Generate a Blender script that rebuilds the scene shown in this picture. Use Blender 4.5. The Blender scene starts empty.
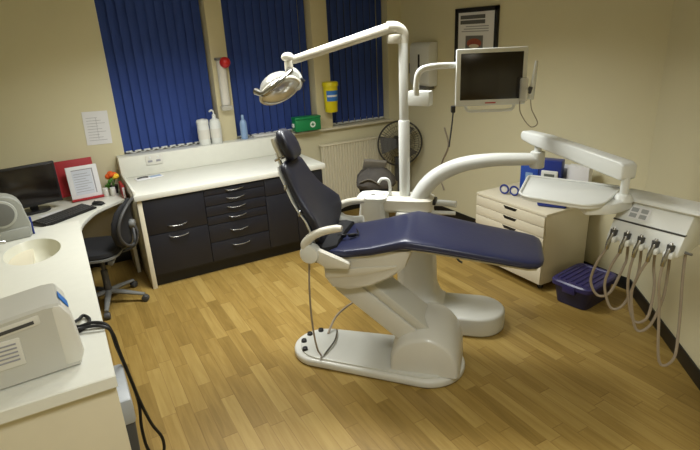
import bpy, bmesh, math, random
from mathutils import Vector, Matrix, Euler
random.seed(7)
PI = math.pi
C = bpy.context.scene.collection

# ------------------------------------------------------------------ materials
def lin(c):
    return tuple(((v/255)/12.92 if v/255 <= .04045 else ((v/255+.055)/1.055)**2.4) for v in c)

def mat(name, rgb, rough=.5, metal=0, var=.04, scale=6, bump=0, bscale=60, coat=0, emit=0, spec=.5):
    m = bpy.data.materials.new(name); m.use_nodes = True
    nt = m.node_tree; b = nt.nodes['Principled BSDF']
    b.inputs['Roughness'].default_value = rough; b.inputs['Metallic'].default_value = metal
    b.inputs['Coat Weight'].default_value = coat
    b.inputs['Specular IOR Level'].default_value = spec
    c = lin(rgb)
    tc = nt.nodes.new('ShaderNodeTexCoord')
    n = nt.nodes.new('ShaderNodeTexNoise'); n.inputs['Scale'].default_value = scale; n.inputs['Detail'].default_value = 4
    r = nt.nodes.new('ShaderNodeValToRGB')
    r.color_ramp.elements[0].position = .3; r.color_ramp.elements[1].position = .7
    r.color_ramp.elements[0].color = (*[v*(1-var) for v in c], 1)
    r.color_ramp.elements[1].color = (*[min(1, v*(1+var)) for v in c], 1)
    nt.links.new(tc.outputs['Object'], n.inputs['Vector'])
    nt.links.new(n.outputs['Fac'], r.inputs['Fac']); nt.links.new(r.outputs['Color'], b.inputs['Base Color'])
    if bump:
        n2 = nt.nodes.new('ShaderNodeTexNoise'); n2.inputs['Scale'].default_value = bscale
        bp = nt.nodes.new('ShaderNodeBump'); bp.inputs['Strength'].default_value = bump; bp.inputs['Distance'].default_value = .01
        nt.links.new(tc.outputs['Object'], n2.inputs['Vector'])
        nt.links.new(n2.outputs['Fac'], bp.inputs['Height']); nt.links.new(bp.outputs['Normal'], b.inputs['Normal'])
    if emit:
        b.inputs['Emission Color'].default_value = (*c, 1); b.inputs['Emission Strength'].default_value = emit
    return m

def glass(name, rgb, alpha, rough=.1):
    m = mat(name, rgb, rough, var=.02)
    m.node_tree.nodes['Principled BSDF'].inputs['Alpha'].default_value = alpha
    return m

def floor_mat():
    m = bpy.data.materials.new('oak_plank_vinyl'); m.use_nodes = True
    nt = m.node_tree; L = nt.links; b = nt.nodes['Principled BSDF']
    b.inputs['Roughness'].default_value = .42; b.inputs['Specular IOR Level'].default_value = .35
    def N(t): return nt.nodes.new(t)
    def math_(op, a, bb=None, val=None):
        n = N('ShaderNodeMath'); n.operation = op
        if hasattr(a, 'links'): L.new(a, n.inputs[0])
        else: n.inputs[0].default_value = a
        if bb is not None:
            if hasattr(bb, 'links'): L.new(bb, n.inputs[1])
            else: n.inputs[1].default_value = bb
        return n.outputs[0]
    tc = N('ShaderNodeTexCoord'); sp = N('ShaderNodeSeparateXYZ'); L.new(tc.outputs['Object'], sp.inputs[0])
    w, ln = .084, .52
    sx = math_('DIVIDE', sp.outputs['X'], w); ix = math_('FLOOR', sx)
    wn = N('ShaderNodeTexWhiteNoise'); wn.noise_dimensions = '1D'; L.new(ix, wn.inputs['W'])
    sy = math_('ADD', math_('DIVIDE', sp.outputs['Y'], ln), wn.outputs['Value']); iy = math_('FLOOR', sy)
    cb = N('ShaderNodeCombineXYZ'); L.new(ix, cb.inputs[0]); L.new(iy, cb.inputs[1])
    wn2 = N('ShaderNodeTexWhiteNoise'); wn2.noise_dimensions = '2D'; L.new(cb.outputs[0], wn2.inputs['Vector'])
    # grain
    mp = N('ShaderNodeMapping'); mp.inputs['Scale'].default_value = (42, 3.2, 1)
    L.new(tc.outputs['Object'], mp.inputs['Vector'])
    ad = N('ShaderNodeVectorMath'); ad.operation = 'ADD'; L.new(mp.outputs[0], ad.inputs[0])
    sc = N('ShaderNodeVectorMath'); sc.operation = 'SCALE'; L.new(wn2.outputs['Color'], sc.inputs[0]); sc.inputs['Scale'].default_value = 20
    L.new(sc.outputs[0], ad.inputs[1])
    g = N('ShaderNodeTexNoise'); g.inputs['Scale'].default_value = 1; g.inputs['Detail'].default_value = 5; g.inputs['Distortion'].default_value = .6
    L.new(ad.outputs[0], g.inputs['Vector'])
    f = math_('ADD', math_('MULTIPLY', wn2.outputs['Value'], .42), math_('MULTIPLY', g.outputs['Fac'], .62))
    r = N('ShaderNodeValToRGB'); L.new(f, r.inputs['Fac'])
    e = r.color_ramp.elements
    e[0].position = .12; e[0].color = (*lin((116, 92, 42)), 1)
    e[1].position = .92; e[1].color = (*lin((172, 147, 86)), 1)
    k = r.color_ramp.elements.new(.5); k.color = (*lin((147, 120, 62)), 1)
    # seams
    fx = math_('FRACT', sx); fy = math_('FRACT', sy)
    s1 = math_('LESS_THAN', fx, .045); s2 = math_('LESS_THAN', fy, .01)
    s = math_('MULTIPLY', math_('MAXIMUM', s1, s2), .36)
    mx = N('ShaderNodeMixRGB'); L.new(s, mx.inputs['Fac']); L.new(r.outputs['Color'], mx.inputs['Color1'])
    mx.inputs['Color2'].default_value = (*lin((96, 62, 24)), 1)
    L.new(mx.outputs['Color'], b.inputs['Base Color'])
    bp = N('ShaderNodeBump'); bp.inputs['Strength'].default_value = .08; bp.inputs['Distance'].default_value = .004
    L.new(g.outputs['Fac'], bp.inputs['Height']); L.new(bp.outputs['Normal'], b.inputs['Normal'])
    return m

M = dict(
    floor=floor_mat(),
    wall=mat('magnolia_wall_paint', (210, 203, 170), .75, var=.02, scale=1.5, bump=.05, bscale=120),
    ceil=mat('ceiling_paint', (216, 212, 196), .85, var=.02),
    cream=mat('cream_gloss_paint', (218, 211, 188), .45, var=.02),
    black=mat('black_skirting_vinyl', (22, 22, 22), .45, var=.1),
    blind=mat('blue_blind_fabric', (46, 70, 140), .85, var=.08, scale=3, bump=.1, bscale=200),
    navy=mat('navy_cabinet_laminate', (24, 26, 36), .42, var=.05, scale=3),
    kick=mat('dark_kick_board', (17, 17, 20), .5),
    chrome=mat('brushed_chrome', (190, 190, 190), .22, 1, var=.03),
    white=mat('white_plastic', (218, 220, 216), .35, var=.015),
    worktop=mat('white_worktop_laminate', (218, 218, 208), .35, var=.015, scale=20),
    chairwhite=mat('pale_grey_chair_shell', (204, 203, 195), .38, var=.02, coat=.2),
    baseplate=mat('grey_base_cover', (194, 194, 186), .4, var=.02, coat=.15),
    arm=mat('cream_armrest_plastic', (206, 202, 188), .45, var=.02),
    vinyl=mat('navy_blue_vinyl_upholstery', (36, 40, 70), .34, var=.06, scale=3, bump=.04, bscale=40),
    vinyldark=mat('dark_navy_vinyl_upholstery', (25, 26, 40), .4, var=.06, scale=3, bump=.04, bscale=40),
    blackplastic=mat('black_plastic', (20, 20, 22), .45),
    screen=mat('dark_monitor_screen', (30, 25, 22), .18, var=.05),
    blackfabric=mat('black_woven_fabric', (25, 25, 28), .9, bump=.3, bscale=300),
    grey=mat('grey_plastic', (108, 109, 106), .5),
    darkgrey=mat('dark_grey_plastic', (66, 66, 66), .5),
    greybag=mat('grey_nylon', (84, 80, 76), .8, var=.12, scale=12, bump=.3, bscale=30),
    greybag2=mat('light_grey_nylon', (120, 115, 106), .8, var=.12, scale=12),
    devgrey=mat('pale_grey_device_case', (190, 189, 180), .5, var=.02),
    devlight=mat('off_white_device_case', (212, 210, 200), .5, var=.02),
    red=mat('red_plastic', (188, 28, 30), .4),
    redcard=mat('red_cardboard', (160, 26, 34), .6),
    yellow=mat('yellow_plastic', (222, 206, 20), .4, emit=0),
    label=mat('blue_label', (48, 116, 196), .5),
    paper=mat('white_paper', (222, 222, 224), .8, var=.02),
    ink=mat('grey_ink', (150, 150, 156), .8),
    inkdark=mat('dark_ink', (92, 92, 92), .8),
    lips=mat('poster_red_print', (150, 76, 58), .6, var=.15, scale=30),
    teeth=mat('poster_pale_print', (208, 196, 178), .6),
    green=mat('green_plastic', (18, 128, 72), .4),
    palegreen=mat('pale_green_plastic', (222, 236, 222), .4),
    blue=mat('blue_cardboard', (28, 70, 160), .5),
    darkblue=mat('dark_blue_packet', (24, 46, 128), .35),
    lcd=mat('lcd_grey_green', (98, 104, 98), .3),
    lightblue=mat('pale_blue_liquid_bottle', (132, 160, 198), .3),
    radiator=mat('cream_radiator_enamel', (218, 210, 184), .4, var=.01),
    unit=mat('cream_drawer_unit_laminate', (216, 208, 186), .45, var=.015),
    purplelid=mat('purple_plastic_lid', (48, 44, 94), .35, var=.06),
    purple=mat('dark_purple_plastic_tub', (30, 30, 62), .35, var=.1),
    hose=mat('taupe_rubber_hose', (150, 138, 122), .5),
    steel=mat('stainless_steel', (160, 158, 152), .25, 1),
    midgrey=mat('mid_grey_case', (150, 152, 146), .5), midgrey2=mat('pale_mid_grey_rim', (172, 174, 168), .5), palesheet=mat('pale_blue_printed_sheet', (202, 206, 216), .8),
    basin=mat('cream_basin_acrylic', (208, 207, 190), .35, var=.015),
    mirror=mat('mirror_glass', (206, 206, 204), .12, .5, var=.03),
    lampwhite=mat('lamp_reflector_shell', (206, 204, 198), .14, .55, var=.03),
    cable=mat('black_cable', (14, 14, 15), .5),
    orange=mat('orange_petal', (220, 92, 26), .6), leaf=mat('green_leaf', (70, 120, 40), .6), petal=mat('yellow_petal', (230, 190, 50), .6),
    fancage=mat('grey_fan_wire', (70, 68, 64), .45, .4), fanblade=mat('dark_translucent_fan_blade', (92, 90, 84), .4),
    pillar=mat('window_frame_gloss', (206, 196, 160), .45, var=.02),
    night=glass('dark_window_glass', (14, 18, 28), .55, .05),
    clear=glass('clear_plastic', (222, 220, 214), .45, .2),
    lid=glass('frosted_cup_tube', (226, 222, 212), .85, .3),
    socket=mat('white_socket_plastic', (212, 210, 202), .4),
    bin=mat('light_grey_bin', (158, 162, 164), .4),
    diffuser=mat('light_diffuser', (255, 246, 226), .6, emit=3.5),
)

# ------------------------------------------------------------------ mesh builder
def spline(pts, n=6):
    pts = [Vector(p) for p in pts]
    if len(pts) < 3: return pts
    out = []
    P = [pts[0]*2-pts[1]] + pts + [pts[-1]*2-pts[-2]]
    for i in range(1, len(P)-2):
        for k in range(n):
            t = k/n; p0, p1, p2, p3 = P[i-1], P[i], P[i+1], P[i+2]
            out.append(.5*((2*p1)+(p2-p0)*t+(2*p0-5*p1+4*p2-p3)*t*t+(3*p1-p0-3*p2+p3)*t**3))
    out.append(pts[-1]); return out

class MB:
    def __init__(s, X=None): s.bm = bmesh.new(); s.X = X or Matrix()
    def _join(s, t):
        t.transform(s.X)
        me = bpy.data.meshes.new('t'); t.to_mesh(me); t.free(); s.bm.from_mesh(me); bpy.data.meshes.remove(me); return s
    def _bev(s, t, bev, seg, angle=30):
        if bev:
            ed = [e for e in t.edges if len(e.link_faces) == 2 and e.calc_face_angle(0) > math.radians(angle)]
            bmesh.ops.bevel(t, geom=ed, offset=bev, segments=seg, profile=.5, affect='EDGES', clamp_overlap=True)
    def box(s, x0, x1, y0, y1, z0, z1, bev=0, seg=2, R=None):
        t = bmesh.new()
        c = Vector(((x0+x1)/2, (y0+y1)/2, (z0+z1)/2))
        bmesh.ops.create_cube(t, size=1, matrix=Matrix.Diagonal((abs(x1-x0), abs(y1-y0), abs(z1-z0), 1)))
        s._bev(t, bev, seg)
        t.transform(Matrix.Translation(c) @ (R.to_4x4() if R else Matrix()))
        return s._join(t)
    def prism(s, pts, axis, lo, hi, bev=0, seg=2, angle=30):
        """pts 2-D outline; axis 'z': (x,y); 'y': (x,z); 'x': (y,z)"""
        t = bmesh.new()
        f = {'z': lambda p, h: (p[0], p[1], h), 'y': lambda p, h: (p[0], h, p[1]), 'x': lambda p, h: (h, p[0], p[1])}[axis]
        a = [t.verts.new(f(p, lo)) for p in pts]; b = [t.verts.new(f(p, hi)) for p in pts]
        n = len(pts)
        t.faces.new(a); t.faces.new(b[::-1])
        for i in range(n): t.faces.new((a[i], b[i], b[(i+1) % n], a[(i+1) % n]))
        bmesh.ops.recalc_face_normals(t, faces=t.faces)
        s._bev(t, bev, seg, angle); return s._join(t)
    def loft(s, rings, cap=True, closed=True):
        t = bmesh.new(); V = [[t.verts.new(p) for p in r] for r in rings]; n = len(rings[0])
        for i in range(len(V)-1):
            for j in range(n if closed else n-1):
                k = (j+1) % n
                t.faces.new((V[i][j], V[i][k], V[i+1][k], V[i+1][j]))
        if cap and closed: t.faces.new(V[0][::-1]); t.faces.new(V[-1])
        bmesh.ops.recalc_face_normals(t, faces=t.faces)
        return s._join(t)
    def tube(s, pts, r, seg=10, sm=6, flat=1.0, cap=True):
        """round tube along a smooth path; r number or list; flat squashes the section"""
        k = len(pts); P = spline(pts, sm) if sm > 1 else [Vector(p) for p in pts]
        rings = []; up = None
        for i, p in enumerate(P):
            d = (P[min(i+1, len(P)-1)]-P[max(i-1, 0)])
            d = d.normalized() if d.length > 1e-9 else Vector((0, 0, 1))
            if up is None:
                up = Vector((0, 0, 1)) if abs(d.z) < .95 else Vector((1, 0, 0))
            sd = d.cross(up)
            if sd.length < 1e-4: sd = d.cross(Vector((.3, .9, .2)))
            sd.normalize(); up = sd.cross(d).normalized()
            if isinstance(r, (list, tuple)):
                f = i/max(1, len(P)-1)*(k-1); a = min(int(f), k-2); rr = r[a]+(r[a+1]-r[a])*(f-a)
            else: rr = r
            rings.append([p+sd*math.cos(q)*rr+up*math.sin(q)*rr*flat for q in [2*PI*j/seg for j in range(seg)]])
        return s.loft(rings, cap)
    def cyl(s, p0, p1, r0, r1=None, seg=20, bev=0):
        r1 = r0 if r1 is None else r1; p0, p1 = Vector(p0), Vector(p1); d = p1-p0; L = d.length
        t = bmesh.new()
        bmesh.ops.create_cone(t, cap_ends=True, segments=seg, radius1=r0, radius2=r1, depth=L)
        s._bev(t, bev, 2, 50)
        t.transform(Matrix.Translation((p0+p1)/2) @ d.to_track_quat('Z', 'Y').to_matrix().to_4x4()); return s._join(t)
    def lathe(s, prof, loc=(0, 0, 0), R=None, seg=28):
        t = bmesh.new(); rings = []
        V = [[t.verts.new((max(r, 1e-4)*math.cos(2*PI*j/seg), max(r, 1e-4)*math.sin(2*PI*j/seg), z)) for j in range(seg)] for r, z in prof]
        for i in range(len(V)-1):
            for j in range(seg):
                k = (j+1) % seg; t.faces.new((V[i][j], V[i][k], V[i+1][k], V[i+1][j]))
        t.faces.new(V[0][::-1]); t.faces.new(V[-1])
        bmesh.ops.recalc_face_normals(t, faces=t.faces)
        t.transform(Matrix.Translation(loc) @ (R.to_4x4() if R else Matrix())); return s._join(t)
    def ell(s, c, rad, R=None, seg=24):
        t = bmesh.new(); bmesh.ops.create_uvsphere(t, u_segments=seg, v_segments=seg//2, radius=1)
        t.transform(Matrix.Translation(c) @ (R.to_4x4() if R else Matrix()) @ Matrix.Diagonal((*rad, 1))); return s._join(t)
    def ring(s, c, R, rmaj, rmin, seg=36, ms=6):
        t = bmesh.new(); rows = []
        for i in range(seg):
            a = 2*PI*i/seg
            rows.append([t.verts.new(((rmaj+rmin*math.cos(b))*math.cos(a), (rmaj+rmin*math.cos(b))*math.sin(a), rmin*math.sin(b))) for b in [2*PI*j/ms for j in range(ms)]])
        for i in range(seg):
            for j in range(ms):
                t.faces.new((rows[i][j], rows[(i+1) % seg][j], rows[(i+1) % seg][(j+1) % ms], rows[i][(j+1) % ms]))
        bmesh.ops.recalc_face_normals(t, faces=t.faces)
        t.transform(Matrix.Translation(c) @ (R.to_4x4() if R else Matrix())); return s._join(t)
    def quad(s, pts):
        t = bmesh.new(); t.faces.new([t.verts.new(p) for p in pts]); return s._join(t)
    def build(s, name, m, parent=None, label=None, world=False, sharp=38):
        if world and parent is not None: s.bm.transform(WM[parent.name].inverted())
        for f in s.bm.faces: f.smooth = True
        a = math.radians(sharp)
        for e in s.bm.edges:
            if len(e.link_faces) == 2 and e.calc_face_angle(0) > a: e.smooth = False
        me = bpy.data.meshes.new(name); s.bm.to_mesh(me); s.bm.free()
        me.materials.append(m)
        o = bpy.data.objects.new(name, me); C.objects.link(o)
        if parent is not None: o.parent = parent; WM[o.name] = WM[parent.name]
        else: WM[o.name] = Matrix()
        if label: o['label'] = label
        return o

WM = {}
def thing(name, label, cat, loc=(0, 0, 0), rz=0, group=None):
    o = bpy.data.objects.new(name, None); C.objects.link(o); o.empty_display_size = .1
    o.location = loc; o.rotation_euler = (0, 0, rz); o['label'] = label; o['category'] = cat
    if group: o['group'] = group
    WM[o.name] = Matrix.Translation(loc) @ Matrix.Rotation(rz, 4, 'Z')
    return o
def tag(o, label, cat, group=None):
    o['label'] = label; o['category'] = cat
    if group: o['group'] = group
    return o
def struct(name, mb, m, parent=None):
    o = mb.build(name, m, parent)
    if parent is None: o['kind'] = 'structure'
    return o
def copy_tree(root, loc, rz, label, name=None):
    r = root.copy(); C.objects.link(r); r.location = loc; r.rotation_euler = (0, 0, rz); r['label'] = label
    for ch in list(root.children):
        c = ch.copy(); C.objects.link(c); c.parent = r
        for g in ch.children:
            d = g.copy(); C.objects.link(d); d.parent = c
    return r
def rect_ring(y, z, hw, hz, n=28, e=.4):
    out = []
    for j in range(n):
        a = 2*PI*j/n; c, s_ = math.cos(a), math.sin(a)
        out.append((y+hw*math.copysign(abs(c)**e, c), z+hz*math.copysign(abs(s_)**e, s_)))
    return out
def stadium(x0, x1, y, r, n=14):
    p = [(x1-r+r*math.cos(a), y+r*math.sin(a)) for a in [-PI/2+PI*i/n for i in range(n+1)]]
    return p+[(x0+r+r*math.cos(a), y+r*math.sin(a)) for a in [PI/2+PI*i/n for i in range(n+1)]]

# ------------------------------------------------------------------ the room
YW, XP, XL, ZC = 5.25, 3.65, -.68, 2.62
CW = (3.65, 2.15); WD = Vector((-.63, -.78, 0)).normalized()     # angled wall on the right
EW = (CW[0]+WD.x*3.9, CW[1]+WD.y*3.9)
struct('floor', MB().prism([(XL-.15, EW[1]-.1), (EW[0]+.2, EW[1]-.1), (4.0, 2.1), (4.0, 5.6), (XL-.15, 5.6)], 'z', -.06, 0), M['floor'])
struct('ceiling', MB().prism([(XL-.15, EW[1]-.1), (EW[0]+.2, EW[1]-.1), (4.0, 2.1), (4.0, 5.6), (XL-.15, 5.6)], 'z', ZC, ZC+.06), M['ceil'])
# window wall with three openings
WINS = [(.49, 1.42), (1.585, 2.51), (2.70, 3.47)]; WZ0, WZ1 = 1.0, 2.5
b = MB()
b.box(XL-.1, XP+.1, YW, YW+.3, -.02, WZ0); b.box(XL-.1, XP+.1, YW, YW+.3, WZ1, ZC)
b.box(XL-.1, WINS[0][0], YW, YW+.3, WZ0, WZ1)
b.box(WINS[2][1], XP+.1, YW, YW+.3, WZ0, WZ1)
struct('wall_back', b, M['wall'])
for i in (0, 1):
    struct('trim_%d' % (i+1), MB().box(WINS[i][1], WINS[i+1][0], YW-.02, YW+.28, WZ0, WZ1, .006), M['pillar'])
struct('wall_left', MB().box(XL-.1, XL, EW[1]-.1, YW, -.02, ZC), M['wall'])
struct('wall_front', MB().box(XL-.1, EW[0]+.2, EW[1]-.1, EW[1], -.02, ZC), M['wall'])
struct('wall_picture', MB().box(XP, XP+.1, 2.15, YW, -.02, ZC), M['wall'])
n_ = Vector((-WD.y, WD.x, 0))   # points out of the room
if n_.x < 0: n_ = -n_
p = [CW, EW, (EW[0]+n_.x*.1, EW[1]+n_.y*.1), (CW[0]+n_.x*.1, CW[1]+n_.y*.1)]
struct('wall_right', MB().prism(p, 'z', -.02, ZC), M['wall'])
p = [CW, EW, (EW[0]-n_.x*.012, EW[1]-n_.y*.012), (CW[0]-n_.x*.012, CW[1]-n_.y*.012)]
struct('baseboard_right', MB().prism(p, 'z', 0, .1, .003), M['black'])
struct('baseboard_picture', MB().box(XP-.012, XP, 2.16, YW, 0, .1, .003), M['black'])
struct('baseboard_back', MB().box(XL, XP-.012, YW-.012, YW, 0, .1, .003), M['black'])
struct('trim_3', MB().box(.49, 3.5, YW-.05, YW+.12, WZ0-.0, WZ0+.022, .006), M['cream'])   # window sill
for i, (x0, x1) in enumerate(WINS):
    f = MB(); y = YW+.2
    f.box(x0, x0+.05, y, y+.06, WZ0, WZ1); f.box(x1-.05, x1, y, y+.06, WZ0, WZ1)
    f.box(x0, x1, y, y+.06, WZ0, WZ0+.05); f.box(x0, x1, y, y+.06, WZ1-.05, WZ1)
    w = struct('window_%d' % (i+1), f, M['cream'])
    MB().box(x0+.05, x1-.05, y+.025, y+.035, WZ0+.05, WZ1-.05).build('pane', M['night'], w)
    struct('trim_%d' % (i+4), MB().box(x0, x0+.004, YW+.002, YW+.2, WZ0, WZ1), M['cream'])

# ------------------------------------------------------------------ vertical blinds
def blind(x0, x1, label):
    t = thing('vertical_blind', label, 'blind', ((x0+x1)/2, YW+.09, 0), 0, 'blue vertical blinds in the three windows')
    L = (x1-x0)-.03; n = max(3, round(L/.082)); w = L/n; h = L/2
    MB().box(-h, h, -.02, .03, WZ1-.05, WZ1-.005, .004).build('headrail', M['white'], t)
    s = MB(); c = MB()
    for i in range(n):
        xc = -h+w*(i+.5); a = .30+random.uniform(-.05, .05)
        hw = w*.56; dx, dy = hw*math.cos(a), hw*math.sin(a)
        rings = []
        for z in (WZ0+.045+random.uniform(-.004, .004), WZ1-.05):
            rings.append([(xc-dx+2*dx*k/6, -dy+2*dy*k/6+.006*math.sin(PI*k/6), z) for k in range(7)]
                         + [(xc+dx-2*dx*k/6, dy-2*dy*k/6+.002+.006*math.sin(PI*k/6), z) for k in range(7)])
        s.loft(rings)
        c.box(xc-.03, xc+.03, -.012, .014, WZ0+.036, WZ0+.05, .002)
        if i < n-1: c.tube([(xc, -.02, WZ0+.045), (xc+w*.5, -.024, WZ0+.03), (xc+w, -.02, WZ0+.045)], .0035, 6, 4)
        c.ell((xc, -.018, WZ0+.046), (.008, .008, .008), seg=8)
    s.build('slats', M['blind'], t); c.build('bead_chain', M['white'], t)
blind(*WINS[0], 'widest-looking blue vertical blind, over the white socket upstand beside the pinned notice')
blind(*WINS[1], 'blue vertical blind in the middle window behind the operating light')
blind(*WINS[2], 'blue vertical blind in the window above the radiator, beside the yellow sharps bin')

# ------------------------------------------------------------------ navy cabinet run
t = thing('base_cabinet', 'dark navy base cabinet with drawers under the white worktop below the windows', 'cabinet', (.43, 4.40, 0))
MB(Matrix.Translation((-.43, -4.40, 0))).box(.47, 2.125, 4.425, 5.14, .1, .795).build('carcass', M['navy'], t)
MB(Matrix.Translation((-.43, -4.40, 0))).box(.46, 2.125, 4.46, 4.49, 0, .115).build('plinth', M['kick'], t)
MB(Matrix.Translation((-.43, -4.40, 0))).box(.432, .470, 4.405, 5.14, 0, .795, .002).build('end_panel', M['cream'], t, 'cream end panel')
def front(name, x0, x1, z0, z1, handles, parent=t):
    X = Matrix.Translation((-.43, -4.40, 0))
    d = MB(X).box(x0+.002, x1-.002, 4.402, 4.425, z0+.0025, z1-.0025, .002).build(name, M['navy'], parent)
    for (hx, hz, hw) in handles:
        MB(X).tube([(hx-hw, 4.404, hz+.004), (hx-hw*.8, 4.385, hz), (hx, 4.376, hz-.004), (hx+hw*.8, 4.385, hz), (hx+hw, 4.404, hz+.004)], .0065, 8, 5, .7).build('handle', M['chrome'], d, 'bowed chrome handle')
front('drawer', .473, .975, .485, .79, [(.72, .545, .08)])
front('drawer', .473, .975, .12, .485, [(.72, .445, .08)])
for z0, z1, hz in ((.735, .79, .765), (.64, .735, .69), (.545, .64, .605), (.465, .545, .517), (.30, .465, .39), (.12, .30, .245)):
    front('drawer', .975, 1.53, z0, z1, [(1.25, hz, .082)])
front('drawer', 1.53, 2.125, .63, .79, [])
front('door', 1.53, 1.83, .12, .63, [])
front('door', 1.83, 2.125, .12, .63, [])
wt = MB().box(.415, 2.155, 4.385, 5.155, .80, .85, .006)
tag(wt.build('worktop', M['worktop']), 'long white worktop laid over the navy base cabinet', 'worktop')
# upstand boxing behind the worktop, with ledge
t = thing('upstand', 'white boxed upstand with socket rising behind the long worktop', 'upstand', (.415, 5.1, .85))
MB().box(.0, 1.715, -.02, .145, 0, .19, .006).build('upstand_panel', M['worktop'], t)
MB().box(.0, .02, -.7, -.02, 0, .04, .004).build('end_lip', M['worktop'], t)
t = thing('wall_socket', 'white double electrical socket on the upstand above the worktop', 'socket', (.72, 5.078, .985))
MB().box(-.075, .075, -.007, .002, -.045, .045, .004).build('face_plate', M['socket'], t)
for dx in (-.037, .037):
    MB().box(dx-.02, dx+.02, -.009, -.006, -.02, .0, .001).build('pin_hole', M['ink'], t)
    MB().box(dx-.008, dx+.008, -.012, -.006, .015, .035, .002).build('rocker', M['white'], t)

# packet on worktop
t = thing('instrument_packet', 'flat clear pouch with dark instrument lying on the worktop below the socket', 'packet', (.62, 4.95, .851), .15)
MB().box(-.11, .13, -.05, .05, 0, .006, .002).build('pouch', M['paper'], t)
MB().tube([(-.09, .0, .012), (-.03, .015, .012), (.0, -.01, .012)], .008, 6).build('instrument', M['darkgrey'], t)
MB().box(.02, .12, -.03, .03, .006, .0075).build('blue_seal', M['lightblue'], t)

# things on the ledge
def tub(x, y, label, pump):
    t = thing('wipes_tub' if not pump else 'pump_bottle', label, 'tub' if not pump else 'bottle', (x, y, 1.041))
    if not pump:
        MB().lathe([(.052, 0), (.056, .01), (.056, .19), (.053, .2), (.058, .202), (.058, .235), (.05, .245), (0, .245)]).build('body', M['white'], t)
        MB().lathe([(.02, .245), (.02, .252), (0, .252)]).build('cap', M['socket'], t)
    else:
        MB().lathe([(.05, 0), (.054, .01), (.054, .2), (.045, .23), (.02, .245), (.02, .255), (0, .255)]).build('body', M['white'], t)
        MB().lathe([(.018, .255), (.018, .28), (.007, .285), (.007, .31), (0, .31)]).tube([(0, 0, .31), (-.02, -.01, .325), (-.045, -.02, .315)], .009, 8).build('pump', M['white'], t)
    MB().lathe([(.0575, .06), (.0575, .15), (.0555, .15), (.0555, .06), (.0575, .06)]).build('label_band', M['socket'], t)
tub(1.235, 5.165, 'white round wipes tub on the ledge, without a pump', False)
tub(1.355, 5.165, 'white pump bottle on the ledge against the cup dispenser pillar', True)
t = thing('spray_bottle', 'pale blue slim bottle on the ledge just past the cup dispenser', 'bottle', (1.645, 5.175, 1.041))
MB().lathe([(.032, 0), (.036, .008), (.036, .15), (.03, .18), (.014, .2), (.014, .205), (0, .205)]).build('body', M['lightblue'], t)
MB().lathe([(.016, .205), (.016, .235), (.009, .245), (0, .245)]).build('cap', M['lightblue'], t)
t = thing('glove_packet', 'flat translucent packet lying on the ledge under the operating light', 'packet', (1.86, 5.17, 1.041), -.03)
MB().box(-.13, .13, -.045, .045, 0, .03, .012).build('wrapper', M['clear'], t)
MB().box(-.1, .08, -.03, .03, .006, .022, .004).build('contents', M['paper'], t)

# cup dispenser on first pillar
t = thing('cup_dispenser', 'white tube cup dispenser with red ball knob fixed to the first window pillar', 'dispenser', (1.50, YW-.06, 0))
MB().lathe([(.043, 1.40), (.045, 1.42), (.045, 1.80), (.043, 1.82), (0, 1.82)]).build('tube', M['lid'], t)
MB().box(-.055, .055, -.05, .05, 1.345, 1.395, .015).build('base_cup', M['clear'], t)
MB().box(-.03, .03, .02, .045, 1.38, 1.84, .004).build('back_plate', M['white'], t)
MB().box(-.055, .055, -.045, .045, 1.82, 1.845, .01).build('top_collar', M['grey'], t)
MB().ell((.025, -.05, 1.80), (.052, .052, .052), seg=24).build('knob', M['red'], t)
# yellow sharps bin on second pillar
t = thing('sharps_bin', 'yellow sharps bin with blue label fixed to the second window pillar', 'sharps bin', (2.645, YW-.105, 1.21))
MB().lathe([(.064, 0), (.068, .006), (.08, .27), (.088, .275), (.088, .305), (.08, .318), (0, .318)]).build('tub', M['yellow'], t)
lb = MB()
rings = []
for z, r in ((.12, .0765), (.23, .0805)):
    rings.append([(r*math.cos(a), r*math.sin(a), z) for a in [math.radians(-150+110*k/12) for k in range(13)]])
lb.loft(rings, False, False); lbo = lb.build('label_panel', M['label'], t, 'blue printed label')
rings = []
for z, r in ((.165, .0790), (.185, .0798)):
    rings.append([(r*math.cos(a), r*math.sin(a), z) for a in [math.radians(-145+90*k/12) for k in range(13)]])
MB().loft(rings, False, False).build('label_print', M['paper'], lbo)
MB().box(-.03, .03, .06, .084, .05, .28, .004).build('bracket', M['grey'], t)
# green first aid box on sill
t = thing('first_aid_box', 'green first aid box with white cross on the window sill', 'first aid box', (2.345, 5.17, 1.041), .0)
g = MB().box(-.15, .15, -.055, .055, 0, .125, .01); g.build('case', M['green'], t)
MB().box(-.153, .153, -.058, .058, .125, .152, .008).build('lid', M['green'], t)
MB().cyl((.05, -.057, .065), (.05, -.0545, .065), .032, seg=24).build('emblem', M['palegreen'], t, 'round white emblem with green cross')
MB().box(.032, .068, -.0585, -.057, .059, .071).box(.044, .056, -.0585, -.057, .047, .083).build('cross', M['green'], t)
MB().box(-.165, -.15, -.02, .02, .05, .09, .003).build('latch', M['white'], t)

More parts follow.
